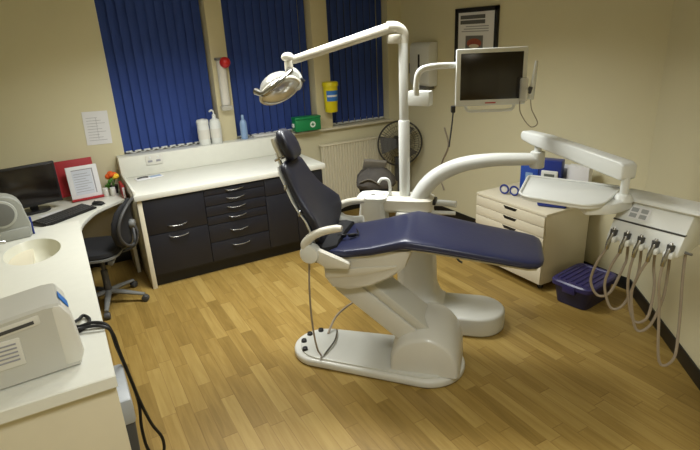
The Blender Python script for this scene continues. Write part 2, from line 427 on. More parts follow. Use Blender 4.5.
# radiator
t = thing('radiator', 'cream ribbed panel radiator on the wall below the window beside the fan', 'radiator', (2.5, 5.185, 0))
r = MB(); x = 0.0
pr = [(0, -.012)]
W = 0.93; nb = 26
out = []
for i in range(nb):
    x0 = W*i/nb; w = W/nb
    out += [(x0, -.02), (x0+w*.25, -.02), (x0+w*.38, -.034), (x0+w*.87, -.034)]
out += [(W, -.02), (W, .0), (0, .0)]
r.prism(out, 'z', .16, .835); r.build('panel', M['radiator'], t)
MB().box(-.005, W+.005, -.04, .03, .835, .853, .004).build('top_grille', M['radiator'], t)
MB().box(.1, .14, 0, .05, .3, .7).box(W-.14, W-.1, 0, .05, .3, .7).build('bracket', M['radiator'], t)
MB().cyl((-.03, -.01, .18), (0, -.01, .18), .012).cyl((-.03, -.01, 0), (-.03, -.01, .2), .009).cyl((-.03, -.01, .2), (-.03, -.01, .26), .02, .016).build('valve', M['white'], t)

# ------------------------------------------------------------------ picture wall
t = thing('towel_dispenser', 'white wall paper towel dispenser with dark slot, near the corner', 'dispenser', (XP, 4.74, 1.38))
MB().prism([(0, .05), (-.10, .05), (-.125, .1), (-.125, .46), (-.10, .5), (0, .5)], 'y', -.17, .17, .012).build('case', M['white'], t)
MB().box(-.128, -.122, -.015, .015, .22, .38, .002).build('level_slot', M['blackplastic'], t)
MB().box(-.11, -.01, -.12, .12, .02, .052).build('slot', M['grey'], t)
MB().box(-.075, -.07, -.11, .11, -.12, .05).build('paper_towel', M['paper'], t)
t = thing('light_switch', 'small grey wall switch between the window corner and towel dispenser', 'switch', (XP, 5.03, 1.60))
MB().box(-.012, 0, -.05, .05, -.055, .055, .003).build('plate', M['grey'], t)
MB().box(-.018, -.012, -.02, .02, -.03, .03, .002).build('rocker', M['darkgrey'], t)
t = thing('framed_poster', 'black framed dental poster with mouth photo hung above the screen', 'picture', (XP, 3.99, 1.66))
f = MB(); hw, h = .29, .52
f.box(-.025, 0, -hw, -hw+.04, 0, h, .003); f.box(-.025, 0, hw-.04, hw, 0, h, .003); f.box(-.025, 0, -hw, hw, 0, .04, .003); f.box(-.025, 0, -hw, hw, h-.04, h, .003)
f.build('frame', M['blackplastic'], t)
ps = MB().box(-.012, -.002, -hw+.03, hw-.03, .03, h-.03).build('poster', M['paper'], t)
q = MB()
for k in range(2): q.box(-.0135, -.012, -.12, .22, h-.145+k*.045, h-.11+k*.045)
q.build('heading', M['inkdark'], ps)
q = MB()
for k in range(3): q.box(-.0135, -.012, -.17, .2-.03*k, h-.215+k*.022, h-.207+k*.022)
q.build('text_lines', M['ink'], ps)
MB().box(-.0135, -.012, -.1, .14, .09, .27).build('photo_print', M['grey'], ps)
MB().ell((-.0135, .02, .20), (.002, .1, .045)).build('lips_print', M['lips'], ps)
MB().ell((-.0145, .02, .175), (.002, .07, .02)).build('teeth_print', M['teeth'], ps)

# cable down the picture wall
tag(MB().tube([(XP-.012, 4.43, 1.0), (XP-.012, 4.36, .82), (XP-.012, 4.46, .62), (XP-.012, 4.50, .46), (XP-.012, 4.42, .3)], .008, 8).build('wall_cable', M['hose']), 'thin cable hanging down the picture wall behind the delivery arm', 'cable')

# pedestal fan in the corner
t = thing('pedestal_fan', 'grey pedestal fan with round wire cage standing in the far corner', 'fan', (3.40, 4.97, 0), math.radians(-22))
MB().lathe([(.2, 0), (.2, .015), (.05, .04), (.03, .06), (0, .06)]).build('base', M['darkgrey'], t)
MB().cyl((0, 0, .05), (0, 0, .62), .016).build('pole', M['darkgrey'], t)
MB().box(-.04, .04, -.05, .05, .34, .62, .012).build('control_box', M['darkgrey'], t)
MB().lathe([(.05, -.05), (.06, 0), (.05, .09), (.02, .12), (0, .12)], (0, .02, .80), Euler((-PI/2, 0, 0)).to_matrix()).build('motor', M['blackplastic'], t)
cg = MB(); RR = Euler((PI/2, 0, 0)).to_matrix()
cg.ring((0, -.1, .80), RR, .255, .010, 48)
for rr, dy in ((.21, -.145), (.16, -.157), (.11, -.163), (.06, -.166)): cg.ring((0, dy, .80), RR, rr, .0022, 36, 4)
for i in range(48):
    a = 2*PI*i/48; c_, s_ = math.cos(a), math.sin(a)
    cg.tube([(.03*c_, -.165, .8+.03*s_), (.15*c_, -.158, .8+.15*s_), (.22*c_, -.138, .8+.22*s_), (.253*c_, -.1, .8+.253*s_), (.2*c_, -.03, .8+.2*s_), (.06*c_, .0, .8+.06*s_)], .0018, 4, 2)
cg.cyl((0, -.172, .8), (0, -.16, .8), .045)
cg.build('cage', M['fancage'], t)
for i in range(3):
    bl = MB(Matrix.Translation((0, -.09, .8)) @ Matrix.Rotation(2*PI*i/3+.4, 4, 'Y'))
    bl.loft([[(x, .03*math.sin(4*x/.2)*.4+dy+.02*k, z) for (x, z, dy) in ((-.04-.05*k, .03+.19*k, 0), (.05+.06*k, .03+.18*k, .02), (.05+.06*k, .03+.18*k, .024), (-.04-.05*k, .03+.19*k, .004))] for k in (0, .5, 1)])
    bl.build('blade', M['fanblade'], t)
MB().cyl((0, -.12, .8), (0, -.05, .8), .04, bev=.01).build('hub', M['blackplastic'], t)

# grey bag on a black stool in front of the radiator
t = thing('operator_stool', 'black round stool by the radiator, under the grey bag', 'stool', (2.80, 4.52, 0))
MB().lathe([(.15, .40), (.17, .41), (.175, .44), (.16, .465), (0, .468)]).build('seat', M['blackfabric'], t)
MB().cyl((0, 0, .1), (0, 0, .4), .022).build('post', M['chrome'], t)
for i in range(5):
    a = 2*PI*i/5+.3
    lg = MB().tube([(0, 0, .1), (.1*math.cos(a), .1*math.sin(a), .085), (.22*math.cos(a), .22*math.sin(a), .06)], [.02, .018, .012], 8).build('leg', M['darkgrey'], t)
    MB().cyl((.22*math.cos(a)-.012*math.sin(a), .22*math.sin(a)+.012*math.cos(a), .026), (.22*math.cos(a)+.012*math.sin(a), .22*math.sin(a)-.012*math.cos(a), .026), .026, bev=.004).build('castor', M['blackplastic'], lg)
t = thing('holdall_bag', 'slouched dark grey bag with open flap resting on the stool by radiator', 'bag', (2.80, 4.52, .474), math.radians(-25))
rings = []
for z, hw, hd, ox in ((0, .18, .12, 0), (.04, .21, .14, 0), (.1, .2, .13, .0), (.16, .15, .1, .0), (.2, .08, .06, 0)):
    rr = rect_ring(ox, 0, hw, hd, 28, .6)
    rings.append([(x+.012*math.sin(5*i), y+.01*math.cos(7*i), z+.01*math.sin(3*i)) for i, (x, y) in enumerate(rr)])
MB().loft(rings).build('body', M['greybag'], t)
MB(Matrix.Translation((-.0, .02, .2)) @ Euler((.5, .15, 0)).to_matrix().to_4x4()).box(-.13, .11, -.02, .02, -.05, .10, .016, 3).build('flap', M['greybag2'], t)
MB().tube([(-.18, -.1, .08), (-.08, -.15, .12), (.02, -.16, .06)], .014, 8, flat=.5).build('strap', M['greybag2'], t)

# ------------------------------------------------------------------ cream drawer unit
t = thing('drawer_unit', 'cream drawer unit on castors against the picture wall', 'drawer unit', (3.07, 2.52, 0))
D, Wd, Hh = .5, .75, .655
MB().box(.0, D, 0, Wd, .06, Hh-.02, .002).build('carcass', M['unit'], t)
MB().box(-.012, D+.004, -.006, Wd+.006, Hh-.022, Hh, .003).build('unit_top', M['unit'], t)
def cut_drawer(z0, z1):
    d = MB().box(-.018, .0, .004, Wd-.004, z0+.0025, z1-.0025, .002).build('drawer', M['unit'], t)
    hy = Wd*.47
    MB().prism([(hy-.075, z1-.006), (hy+.075, z1-.006), (hy+.055, z1-.03), (hy-.055, z1-.03)], 'x', -.0195, -.0175).build('finger_slot', M['blackplastic'], d, 'dark cut-out finger slot')
for z0, z1 in ((.545, .63), (.46, .545), (.375, .46), (.22, .375), (.062, .22)): cut_drawer(z0, z1)
for x, y in ((.05, .05), (.05, Wd-.05), (D-.05, .05), (D-.05, Wd-.05)):
    MB().cyl((x-.012, y, .026), (x+.012, y, .026), .026, bev=.004).box(x-.015, x+.015, y-.015, y+.015, .04, .062).build('castor', M['blackplastic'], t)
ZT = Hh+.001
t = thing('glove_box', 'blue cardboard box on the drawer unit, beside the digital timer', 'box', (3.40, 2.985, ZT), .35)
MB().box(-.06, .06, -.075, .075, 0, .25, .003).build('carton', M['blue'], t)
MB().box(-.0615, -.06, -.03, .03, .08, .19).build('opening', M['lightblue'], t)
t = thing('digital_timer', 'blue box standing on the drawer unit with white digital display', 'timer', (3.38, 2.77, ZT), .45)
MB().box(-.05, .05, -.085, .085, 0, .33, .006).build('case', M['darkblue'], t)
d = MB().box(-.068, -.05, -.065, .065, .15, .25, .02, 3).build('display_bezel', M['white'], t)
MB().box(-.07, -.067, -.04, .04, .175, .225, .004).build('display', M['lcd'], d)
t = thing('leaflet_box', 'white carton with red print at the wall end of the drawer unit', 'box', (3.50, 2.60, ZT), .3)
MB().box(-.04, .04, -.085, .085, 0, .29, .003).build('carton', M['paper'], t)
MB().box(-.0415, -.04, -.055, .045, .09, .17).build('printed_patch', M['lips'], t)
t = thing('leaflet_holder', 'pale leaflet holder between the digital timer and white carton', 'leaflet', (3.56, 2.75, ZT), .2)
MB().box(-.01, .01, -.06, .06, 0, .26, .003).build('back_board', M['paper'], t)
MB().box(-.03, -.01, -.06, .06, 0, .12, .002).build('pocket', M['clear'], t)
MB().box(-.0115, -.0102, -.045, .045, .14, .23).build('print', M['ink'], t)
t = thing('goggles', 'blue protective goggles on the drawer unit edge by the delivery arm', 'goggles', (3.235, 3.05, ZT), .3)
for s in (-1, 1):
    MB().ring((-.03, s*.045, .045), Euler((0, PI/2, 0)).to_matrix(), .036, .008, 20).build('rim', M['darkblue'], t)
    MB().cyl((-.033, s*.045, .045), (-.03, s*.045, .045), .034, seg=20).build('lens', M['clear'], t)
    MB().tube([(-.03, s*.08, .05), (.03, s*.085, .05), (.1, s*.08, .02)], .006, 6).build('temple', M['darkblue'], t)
t = thing('wipes_packet', 'flat dark blue packet lying on the drawer unit under the tray', 'packet', (3.27, 2.64, ZT), .55)
MB().box(-.07, .07, -.11, .11, 0, .045, .018, 3).build('wrapper', M['darkblue'], t)
MB().box(-.04, .04, -.05, .05, .0445, .047, .001).build('flap', M['blue'], t)

# purple storage tub
t = thing('storage_tub', 'dark purple lidded plastic tub on the floor by the drawer unit', 'tub', (3.245, 2.27, 0), math.radians(8))
rings = []
for z, hw, hd in ((0, .165, .115), (.005, .175, .125), (.16, .2, .15)):
    rings.append([(x, y, z) for x, y in rect_ring(0, 0, hw, hd, 32, .3)])
MB().loft(rings).build('body', M['purple'], t)
lid = []
for z, hw, hd in ((.155, .215, .165), (.185, .215, .165), (.195, .205, .155), (.195, .185, .135), (.187, .18, .13), (.187, .0, .0)):
    lid.append([(x, y, z) for x, y in rect_ring(0, 0, max(hw, .001), max(hd, .001), 32, .3)])
lo = MB().loft(lid).build('lid', M['purplelid'], t, 'purple ribbed lid')
rb = MB()
for i in range(6): rb.box(-.15, .15, -.105+.042*i-.007, -.105+.042*i+.007, .186, .194, .003)
rb.build('ribs', M['purplelid'], lo)
for s in (-1, 1): MB().box(s*.21-.012, s*.21+.012, -.05, .05, .12, .185, .006).build('clip', M['purplelid'], t)

# ------------------------------------------------------------------ dental chair (x along the chair to the feet, y across, away from the camera)
S = .70710678
def AN(a, n, z=0): return ((a+n)*S, (n-a)*S, z)
A0, N0 = -.6, 2.83
ch = thing('dental_chair', 'reclined dental chair with navy vinyl upholstery on pale grey base', 'dental chair', AN(A0, N0), -PI/4)
def cx(a): return a-A0
# base plate
out = []
n = 20
for i in range(n+1):   # outline: broad rounded foot end, slightly narrower rounded head end
    a_ = -PI/2+PI*i/n; out.append((cx(-.36)+.235*math.cos(a_), -.035+.235*math.sin(a_)))
for i in range(n+1):
    a_ = PI/2+PI*i/n; out.append((cx(-1.055)+.2*math.cos(a_), .0+.2*math.sin(a_)))
bp = MB().prism(out, 'z', 0.003, .055, .016, 3, 40).build('base', M['chairwhite'], ch)
o2 = [(cx(-.6)+(x-cx(-.6))*.93, -.02+(y+.02)*.9) for x, y in out]
MB().prism(o2, 'z', .05, .068, .008, 2, 40).build('base_cover', M['baseplate'], bp)
for x, y in ((cx(-1.15), -.11), (cx(-1.19), -.02), (cx(-1.18), .07), (cx(-1.12), .13)):
    MB().cyl((x, y, .062), (x, y, .085), .02, .017, bev=.003).build('foot_button', M['blackplastic'], ch)
MB().tube([(cx(-1.02), -.19, .06), (cx(-1.0), -.14, .078), (cx(-.98), .0, .085), (cx(-1.0), .12, .078), (cx(-1.02), .18, .06)], .006, 6).build('foot_rail', M['steel'], ch)
# motor housing
prof = [(cx(-.60), .06)]
for i in range(0, 15):
    a_ = PI-PI*i/14
    prof.append((cx(-.36)+.215*math.cos(a_), .06+(.31 if math.cos(a_) > 0 else .30)*max(0, math.sin(a_))**.75))
prof = prof[1:]
rings = []
for k, y in enumerate((-.21, -.205, -.19, -.15, -.05, .05, .12, .16, .175, .18)):
    sc = (.86, .91, .95, .985, 1, 1, .985, .95, .91, .86)[k]
    sc2 = (.72, .76, .80, .87, 1, 1, .985, .95, .91, .86)[k]
    rings.append([(cx(-.36)+(x-cx(-.36))*sc, y, .05+(z-.05)*sc2) for x, z in prof])
MB().loft(rings).build('motor_housing', M['chairwhite'], ch)
# lifting link: two nested beams rising toward the head
def beam(a0, z0, a1, z1, y0, y1, th):
    d = Vector((a1-a0, 0, z1-z0)); L = d.length; ang = -math.atan2(z1-z0, a1-a0)
    return Matrix.Translation((cx(a0), 0, z0)) @ Matrix.Rotation(ang, 4, 'Y'), L
X, L = beam(-.36, .22, -.86, .62, 0, 0, 0)
MB(X).box(0, L, -.145, .12, -.045, .085, .016).build('lift_arm', M['chairwhite'], ch)
MB(X).box(.02, L, -.135, .11, -.105, -.045, .012).build('lift_cover', M['baseplate'], ch)
# seat under-frame
pf = [(cx(-.95), .795), (cx(-.5), .865), (cx(-.42), .87), (cx(-.46), .76), (cx(-.54), .69), (cx(-.66), .625), (cx(-.80), .59), (cx(-.90), .60), (cx(-.945), .66)]
fr = []
for y, sc in ((-.225, .9), (-.215, .97), (-.19, 1), (.19, 1), (.215, .97), (.225, .9)):
    fr.append([(cx(-.68)+(x-cx(-.68))*sc, y, .80+(z-.80)*sc) for x, z in pf])
sf = MB().loft(fr).build('seat_frame', M['chairwhite'], ch)
MB().prism([(cx(-.93), .72), (cx(-.5), .775), (cx(-.52), .755), (cx(-.7), .70), (cx(-.93), .66)], 'y', -.232, -.2, .008).build('frame_molding', M['arm'], sf)
# seat cushion and leg rest: one upholstered loft
st = [(-.965, .815, .010, .12), (-.955, .835, .035, .19), (-.93, .845, .05, .225), (-.80, .862, .062, .25), (-.65, .895, .068, .262), (-.55, .925, .07, .265),
      (-.49, .942, .07, .265), (-.455, .949, .07, .265), (-.42, .945, .068, .264), (-.30, .927, .062, .255), (-.1, .894, .058, .24), (.08, .866, .056, .23), (.19, .849, .054, .222), (.235, .842, .048, .205), (.262, .836, .034, .17), (.272, .826, .012, .12)]
rings = [[(cx(a), y, z) for y, z in rect_ring(0, zt-th/2, hw, th/2, 36, .42)] for a, zt, th, hw in st]
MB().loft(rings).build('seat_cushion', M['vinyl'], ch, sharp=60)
# piping seam along lower edge
MB().tube([(cx(a), -hw*.985, zt-th*.62) for a, zt, th, hw in st[2:-2]], .004, 6, 2).build('piping', M['vinyldark'], ch)
lp = [[(cx(a), y, zt-th-.012+z) for y, z in rect_ring(0, 0, hw*.8, .012, 20, .4)] for a, zt, th, hw in st[6:-2]]
MB().loft(lp).build('leg_rest_plate', M['arm'], ch)
# backrest, built along its own axis
bp0 = Vector((cx(-.955), -.035, .825)); up = Vector((-.40, 0, .9165)).normalized(); fw = Vector((up.z, 0, -up.x))
def BP(s, y, f): return bp0+up*s+fw*f+Vector((0, y, 0))
def bring(s, hw, th, curl, off=0, nn=40):
    r = []
    for y, f in rect_ring(0, 0, hw, th/2, nn, .55):
        r.append(BP(s, y, f+curl*(abs(y)/.26)**2.2+off))
    return r
bst = [(.0, .05, .02, .0), (.012, .11, .045, .01), (.04, .165, .06, .03), (.09, .213, .068, .065), (.145, .236, .07, .085), (.20, .24, .07, .088), (.26, .220, .07, .068), (.33, .184, .068, .038), (.40, .160, .062, .02), (.47, .147, .058, .012), (.515, .140, .052, .0), (.542, .115, .036, 0), (.55, .07, .014, 0)]
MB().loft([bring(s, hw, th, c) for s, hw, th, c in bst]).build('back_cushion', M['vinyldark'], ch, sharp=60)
bsh = [(.0, .10, .014, .01), (.03, .15, .018, .025), (.09, .205, .018, .06), (.145, .228, .018, .08), (.20, .232, .018, .083), (.26, .214, .018, .063), (.33, .180, .018, .036), (.42, .153, .018, .02), (.50, .138, .018, .0), (.54, .11, .014, 0)]
MB().loft([bring(s, hw*1.02, th, c, -.036) for s, hw, th, c in bsh]).build('back_shell', M['white'], ch)
for s, hw, c in ((.09, .205, .06), (.26, .214, .063), (.42, .153, .02)):
    q = BP(s, -hw*1.01, c*(hw*1.01/.26)**2.2-.034)
    MB(Matrix.Translation(q)).box(-.008, .008, -.006, .004, -.018, .018, .003).build('shell_clip', M['chrome'], ch)
# headrest
hr = [(.535, .04, .02), (.542, .066, .05), (.565, .082, .066), (.61, .088, .072), (.655, .083, .07), (.695, .064, .06), (.717, .042, .04), (.725, .02, .014)]
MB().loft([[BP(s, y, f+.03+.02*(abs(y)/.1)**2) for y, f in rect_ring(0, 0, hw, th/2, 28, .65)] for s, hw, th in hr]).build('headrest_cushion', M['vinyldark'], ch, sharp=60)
MB().loft([[BP(s, y, f-.022) for y, f in rect_ring(0, 0, hw*.7, .016, 20, .5)] for s, hw, th in hr[2:-2]]).build('headrest_shell', M['arm'], ch)
MB().tube([BP(.5, -.05, -.045), BP(.55, -.05, -.04), BP(.61, -.05, -.03)], .012, 8).tube([BP(.5, .05, -.045), BP(.55, .05, -.04), BP(.61, .05, -.03)], .012, 8).build('headrest_bars', M['chrome'], ch)
MB().ring(BP(.575, 0, -.02), (Matrix((fw, Vector((0, 1, 0)), up)).transposed()), .06, .007, 28).build('headrest_ring', M['chrome'], ch)
# black bellows between seat and back
MB().loft([[(cx(a), y, z) for y, z in rect_ring(0, zc, hw, .05, 20, .6)] for a, zc, hw in ((-1.06, .80, .17), (-1.0, .83, .22), (-.92, .835, .24), (-.86, .84, .2))]).build('hinge_bellows', M['blackfabric'], ch)
# arm rests
for s, nm in ((-1, 'near'), (1, 'far')):
    y = s*.27
    ar = MB().tube([(cx(-1.01), y+s*.01, .84), (cx(-1.02), y+s*.012, .895), (cx(-.975), y+s*.01, .945), (cx(-.91), y, .975), (cx(-.84), y-s*.01, .99), (cx(-.805), y-s*.01, .992)], [.026, .03, .029, .027, .026, .02], 14, 6, .85)
    a_ = ar.build('armrest', M['arm'], ch)
    MB().cyl((cx(-.995), y-s*.03, .84), (cx(-.995), y+s*.04, .84), .056, seg=28, bev=.012).build('pivot_cap', M['white'], a_)
    if s > 0: MB().tube([(cx(-.97), y, .86), (cx(-.89), y, .845), (cx(-.82), y, .86)], [.03, .034, .026], 12).build('arm_link', M['white'], a_)
    MB().prism([(cx(-1.02), .83), (cx(-.95), .87), (cx(-.76), .795), (cx(-.765), .76), (cx(-.90), .755)], 'y', y-.025, y+.02, .012).build('arm_bracket', M['arm'], ch)
MB().prism([(cx(-1.08), .78), (cx(-1.0), .80), (cx(-.96), .74), (cx(-1.06), .745)], 'y', -.2, .2, .01).build('hinge_block', M['blackplastic'], ch)
# hanging grey lead and floor lead
MB().tube([(cx(-1.03), -.2, .80), (cx(-1.04), -.22, .6), (cx(-1.05), -.2, .35), (cx(-1.04), -.18, .15), (cx(-1.02), -.16, .07)], .006, 6).build('hanging_lead', M['hose'], ch)
MB().tube([(cx(-1.06), .1, .07), (cx(-1.02), .2, .16), (cx(-.9), .24, .26), (cx(-.78), .2, .33), (cx(-.7), .12, .36)], .008, 6).build('foot_lead', M['hose'], ch)
# goggles on the seat
t = thing('safety_glasses', 'dark wraparound glasses lying on the rear of the dental chair seat', 'glasses', AN(-.83, 2.75, .868), -.5)
for s in (-1, 1):
    MB().ell((s*.033, 0, .012), (.03, .008, .016), Euler((.5, 0, s*.2)).to_matrix(), 16).build('lens', M['blackplastic'], t)
    MB().tube([(s*.062, 0, .012), (s*.068, .05, .012), (s*.06, .12, .006)], .004, 6).build('temple', M['blackplastic'], t)
MB().tube([(-.03, 0, .018), (0, -.006, .022), (.03, 0, .018)], .004, 6).build('bridge', M['blackplastic'], t)

# ------------------------------------------------------------------ dental unit pedestal (same axis)
UA, UN = -.45, 3.42
du = thing('dental_unit', 'white pedestal dental unit with spittoon, standing behind the dental chair', 'dental unit', AN(UA, UN), -PI/4)
def ux(a): return a-UA
def uy(n): return n-UN
MB().prism(stadium(ux(-.62), ux(.11), uy(3.36), .185), 'z', .003, .15, .022, 3, 40).build('base', M['baseplate'], du)
cr = []
for z, x0, x1, hw in ((.14, -.66, -.30, .17), (.165, -.66, -.34, .16), (.25, -.65, -.375, .145), (.55, -.65, -.39, .14), (.8, -.66, -.40, .14), (.84, -.65, -.41, .13)):
    cr.append([(ux((x0+x1)/2)+x, y, z) for x, y in rect_ring(0, 0, (x1-x0)/2, hw, 28, .45)])
MB().loft(cr).build('column', M['chairwhite'], du)
cr = []
for z, x0, x1, hw in ((.83, -.80, -.42, .08), (.85, -.81, -.40, .10), (.92, -.82, -.40, .10), (.935, -.80, -.42, .08)):
    cr.append([(ux((x0+x1)/2)+x, y, z) for x, y in rect_ring(0, 0, (x1-x0)/2, hw, 28, .35)])
MB().loft(cr).build('head_block', M['arm'], du)
# spittoon
cr = []
for z, hw, hd in ((.62, .10, .09), (.64, .115, .1), (.90, .085, .085), (.925, .105, .1), (.94, .105, .1), (.945, .09, .085)):
    cr.append([(ux(-.815)+x, uy(3.38)+y, z+.0) for x, y in rect_ring(0, 0, hw, hd, 28, .45)])
sp = MB().loft(cr).build('spittoon', M['white'], du)
MB().lathe([(.085, .0), (.08, .006), (.05, .003), (.015, .001), (0, .001)], (ux(-.815), uy(3.38), .944)).build('bowl', M['socket'], sp)
MB().tube([(ux(-.70), uy(3.40), .90), (ux(-.70), uy(3.40), 1.01), (ux(-.715), uy(3.395), 1.05), (ux(-.755), uy(3.385), 1.055), (ux(-.775), uy(3.38), 1.03)], .010, 10).build('cup_filler', M['white'], du)
# pole
px_, py_ = ux(-.6), uy(3.42)
MB().cyl((px_, py_, .9), (px_, py_, 1.45), .037, bev=.004).build('pole', M['white'], du)
MB().cyl((px_, py_, 1.44), (px_, py_, 2.0), .03, bev=.004).build('upper_pole', M['white'], du)
# curved support arm for the console
MB().tube([(ux(-.53), uy(3.40), .80), (ux(-.50), uy(3.40), .93), (ux(-.40), uy(3.40), 1.065), (ux(-.24), uy(3.40), 1.155), (ux(-.05), uy(3.40), 1.195), (ux(.14), uy(3.40), 1.205), (ux(.25), uy(3.40), 1.205)], [.062, .058, .054, .05, .044, .040, .038], 18, 6).build('support_arm', M['white'], du)
# assistant's holder
ah = MB().tube([(ux(-.5), uy(3.46), .87), (ux(-.35), uy(3.46), .875), (ux(-.25), uy(3.44), .875)], .022, 12).build('assistant_arm', M['white'], du)
MB().tube([(ux(-.42), uy(3.38), .83), (ux(-.25), uy(3.40), .825)], .014, 10, 1).build('suction_tip', M['white'], ah)
MB().box(ux(-.46), ux(-.38), uy(3.36), uy(3.48), .885, .915, .01).build('suction_rest', M['blackplastic'], ah)
MB().tube([(ux(-.25), uy(3.3), .75), (ux(-.24), uy(3.28), .62), (ux(-.22), uy(3.26), .55), (ux(-.19), uy(3.27), .52)], .007, 6).build('suction_hose', M['darkgrey'], du)

# ------------------------------------------------------------------ operating light on the pole
PW = Vector(AN(-.6, 3.42))
ol = thing('operating_light', 'dental operating light with mirrored oval head on long pole arm', 'lamp', (PW.x, PW.y, 2.0))
tip = Vector((1.335, 3.105, 1.862))
MB().tube([(PW.x, PW.y, 1.93), (PW.x, PW.y, 1.99), (PW.x-.04, PW.y+.01, 2.025), (PW.x-.1, PW.y+.03, 2.03)], .032, 14).build('swivel', M['arm'], ol, world=True)
MB().cyl((PW.x-.055, PW.y+.02, 1.93), (PW.x-.055, PW.y+.02, 1.985), .042, .048, bev=.01).build('swivel_cup', M['arm'], ol, world=True)
d = tip-Vector((PW.x-.06, PW.y+.02, 2.03))
MB().tube([Vector((PW.x-.06, PW.y+.02, 2.03)), Vector((PW.x-.06, PW.y+.02, 2.03))+d*.2, Vector((PW.x-.06, PW.y+.02, 2.03))+d*.8, tip], [.03, .029, .025, .022], 14, 3, 1.1).build('spring_arm', M['arm'], ol, world=True)
MB().cyl((tip.x-.015, tip.y, 1.80), (tip.x-.015, tip.y, 1.895), .027, bev=.008).ell((tip.x-.02, tip.y, 1.885), (.04, .035, .028)).build('elbow', M['arm'], ol, world=True)
hc = Vector((1.235, 3.085, 1.695)); nd = Vector((.14, -.62, -.77)).normalized()   # head looks down at the chair
R = nd.to_track_quat('Z', 'X').to_matrix()
sd = Vector((.90, -.40, -.06)).normalized()
XH = Matrix.Translation(hc) @ R.to_4x4()
MB(XH).lathe([(0, -.105), (.05, -.098), (.095, -.07), (.122, -.03), (.132, 0), (.128, .012), (.12, .012)]).build('reflector_head', M['lampwhite'], ol, world=True)
MB(XH).lathe([(.124, .008), (.115, .02), (.08, .038), (.04, .048), (0, .05)]).build('front_lens', M['mirror'], ol, world=True)
MB(XH).ring((0, 0, .006), None, .130, .009, 40).build('head_rim', M['arm'], ol, world=True)
MB().tube([(tip.x-.015, tip.y, 1.81), (tip.x-.05, tip.y-.08, 1.80), hc+sd*-.03+Vector((-.045, -.135, .045)), hc-sd*.09+Vector((-.04, -.10, -.01)), hc-sd*.145+nd*.01], [.022, .018, .016, .017, .022], 10).build('yoke_arm', M['steel'], ol, world=True)
MB().tube([(tip.x-.015, tip.y, 1.81), (tip.x+.015, tip.y-.02, 1.79), (tip.x+.035, tip.y-.03, 1.75), (tip.x+.02, tip.y-.03, 1.70), hc+sd*.09+nd*-.04], [.026, .024, .02, .017, .017], 10).build('yoke_arm', M['white'], ol, world=True)
MB().tube([(tip.x+.035, tip.y-.04, 1.755), (tip.x+.06, tip.y-.05, 1.735)], .01, 8, 1).build('handle', M['blackplastic'], ol, world=True)

# ------------------------------------------------------------------ patient screen on the pole
mc = Vector((2.232, 2.308, 1.724)); 
md = thing('patient_monitor', 'white framed flat patient screen on bracket in front of the picture wall', 'monitor', (mc.x, mc.y, mc.z), math.radians(-34))
MB().box(-.20, .20, -.01, .03, -.155, .165, .008).build('bezel', M['white'], md)
MB().box(-.175, .175, -.013, -.009, -.12, .14, .002).build('screen', M['screen'], md)
MB().box(-.03, .03, -.0125, -.0095, -.142, -.136).build('logo', M['red'], md, 'small red logo mark')
MB().box(-.12, .12, .03, .07, -.10, .10, .01).build('back_casing', M['arm'], md)
MB().tube([(-.14, .01, -.155), (-.13, .0, -.178), (-.09, -.005, -.185), (.09, -.005, -.185), (.13, .0, -.178), (.14, .01, -.155)], .0085, 10, 4).build('grab_rail', M['white'], md)
bx = PW+Vector((.02, -.02, 0))
MB().tube([(mc.x+.04, mc.y+.05, 1.795), (mc.x-.12, mc.y+.13, 1.80), (mc.x-.27, mc.y+.20, 1.80), (mc.x-.335, mc.y+.235, 1.775), (mc.x-.35, mc.y+.245, 1.70), (mc.x-.35, mc.y+.245, 1.64)], .018, 12).build('swing_arm', M['white'], md, world=True)
MB(Matrix.Translation((mc.x-.295, mc.y+.39, 1.61)) @ Matrix.Rotation(math.radians(-62), 4, 'Z')).box(.0, .145, -.03, .03, -.045, .045, .008).build('arm_bracket', M['white'], md, world=True)
MB().box(-.225, -.2, -.02, .02, -.19, -.15, .006).build('plug', M['blackplastic'], md)
MB().tube([(-.212, 0, -.19), (-.216, .01, -.26), (-.23, .02, -.4)], .005, 6).build('lead', M['darkgrey'], md)
# intraoral camera holster clipped by the screen
t = thing('instrument_holster', 'white handheld camera in clear holster clipped beside the patient screen', 'instrument holder', (2.385, 2.17, 1.62), math.radians(-38))
MB().box(-.045, .0, -.02, .02, -.03, .1, .008).build('holster', M['clear'], t)
MB().tube([(.02, 0, -.02), (.03, 0, .08), (.038, 0, .19)], [.018, .014, .009], 12).build('handpiece', M['white'], t)
MB().tube([(.02, 0, -.02), (.03, 0, -.08), (.07, .01, -.16), (.03, .01, -.18), (-.03, 0, -.1), (-.04, 0, -.03)], .003, 6).build('lead', M['hose'], t)
MB().box(.005, .03, -.015, .015, .01, .05, .004).build('clip', M['darkgrey'], t)
MB().tube([(-.08, .03, .03), (-.02, .02, .04), (.02, 0, .03)], .006, 6).build('bracket', M['grey'], t)

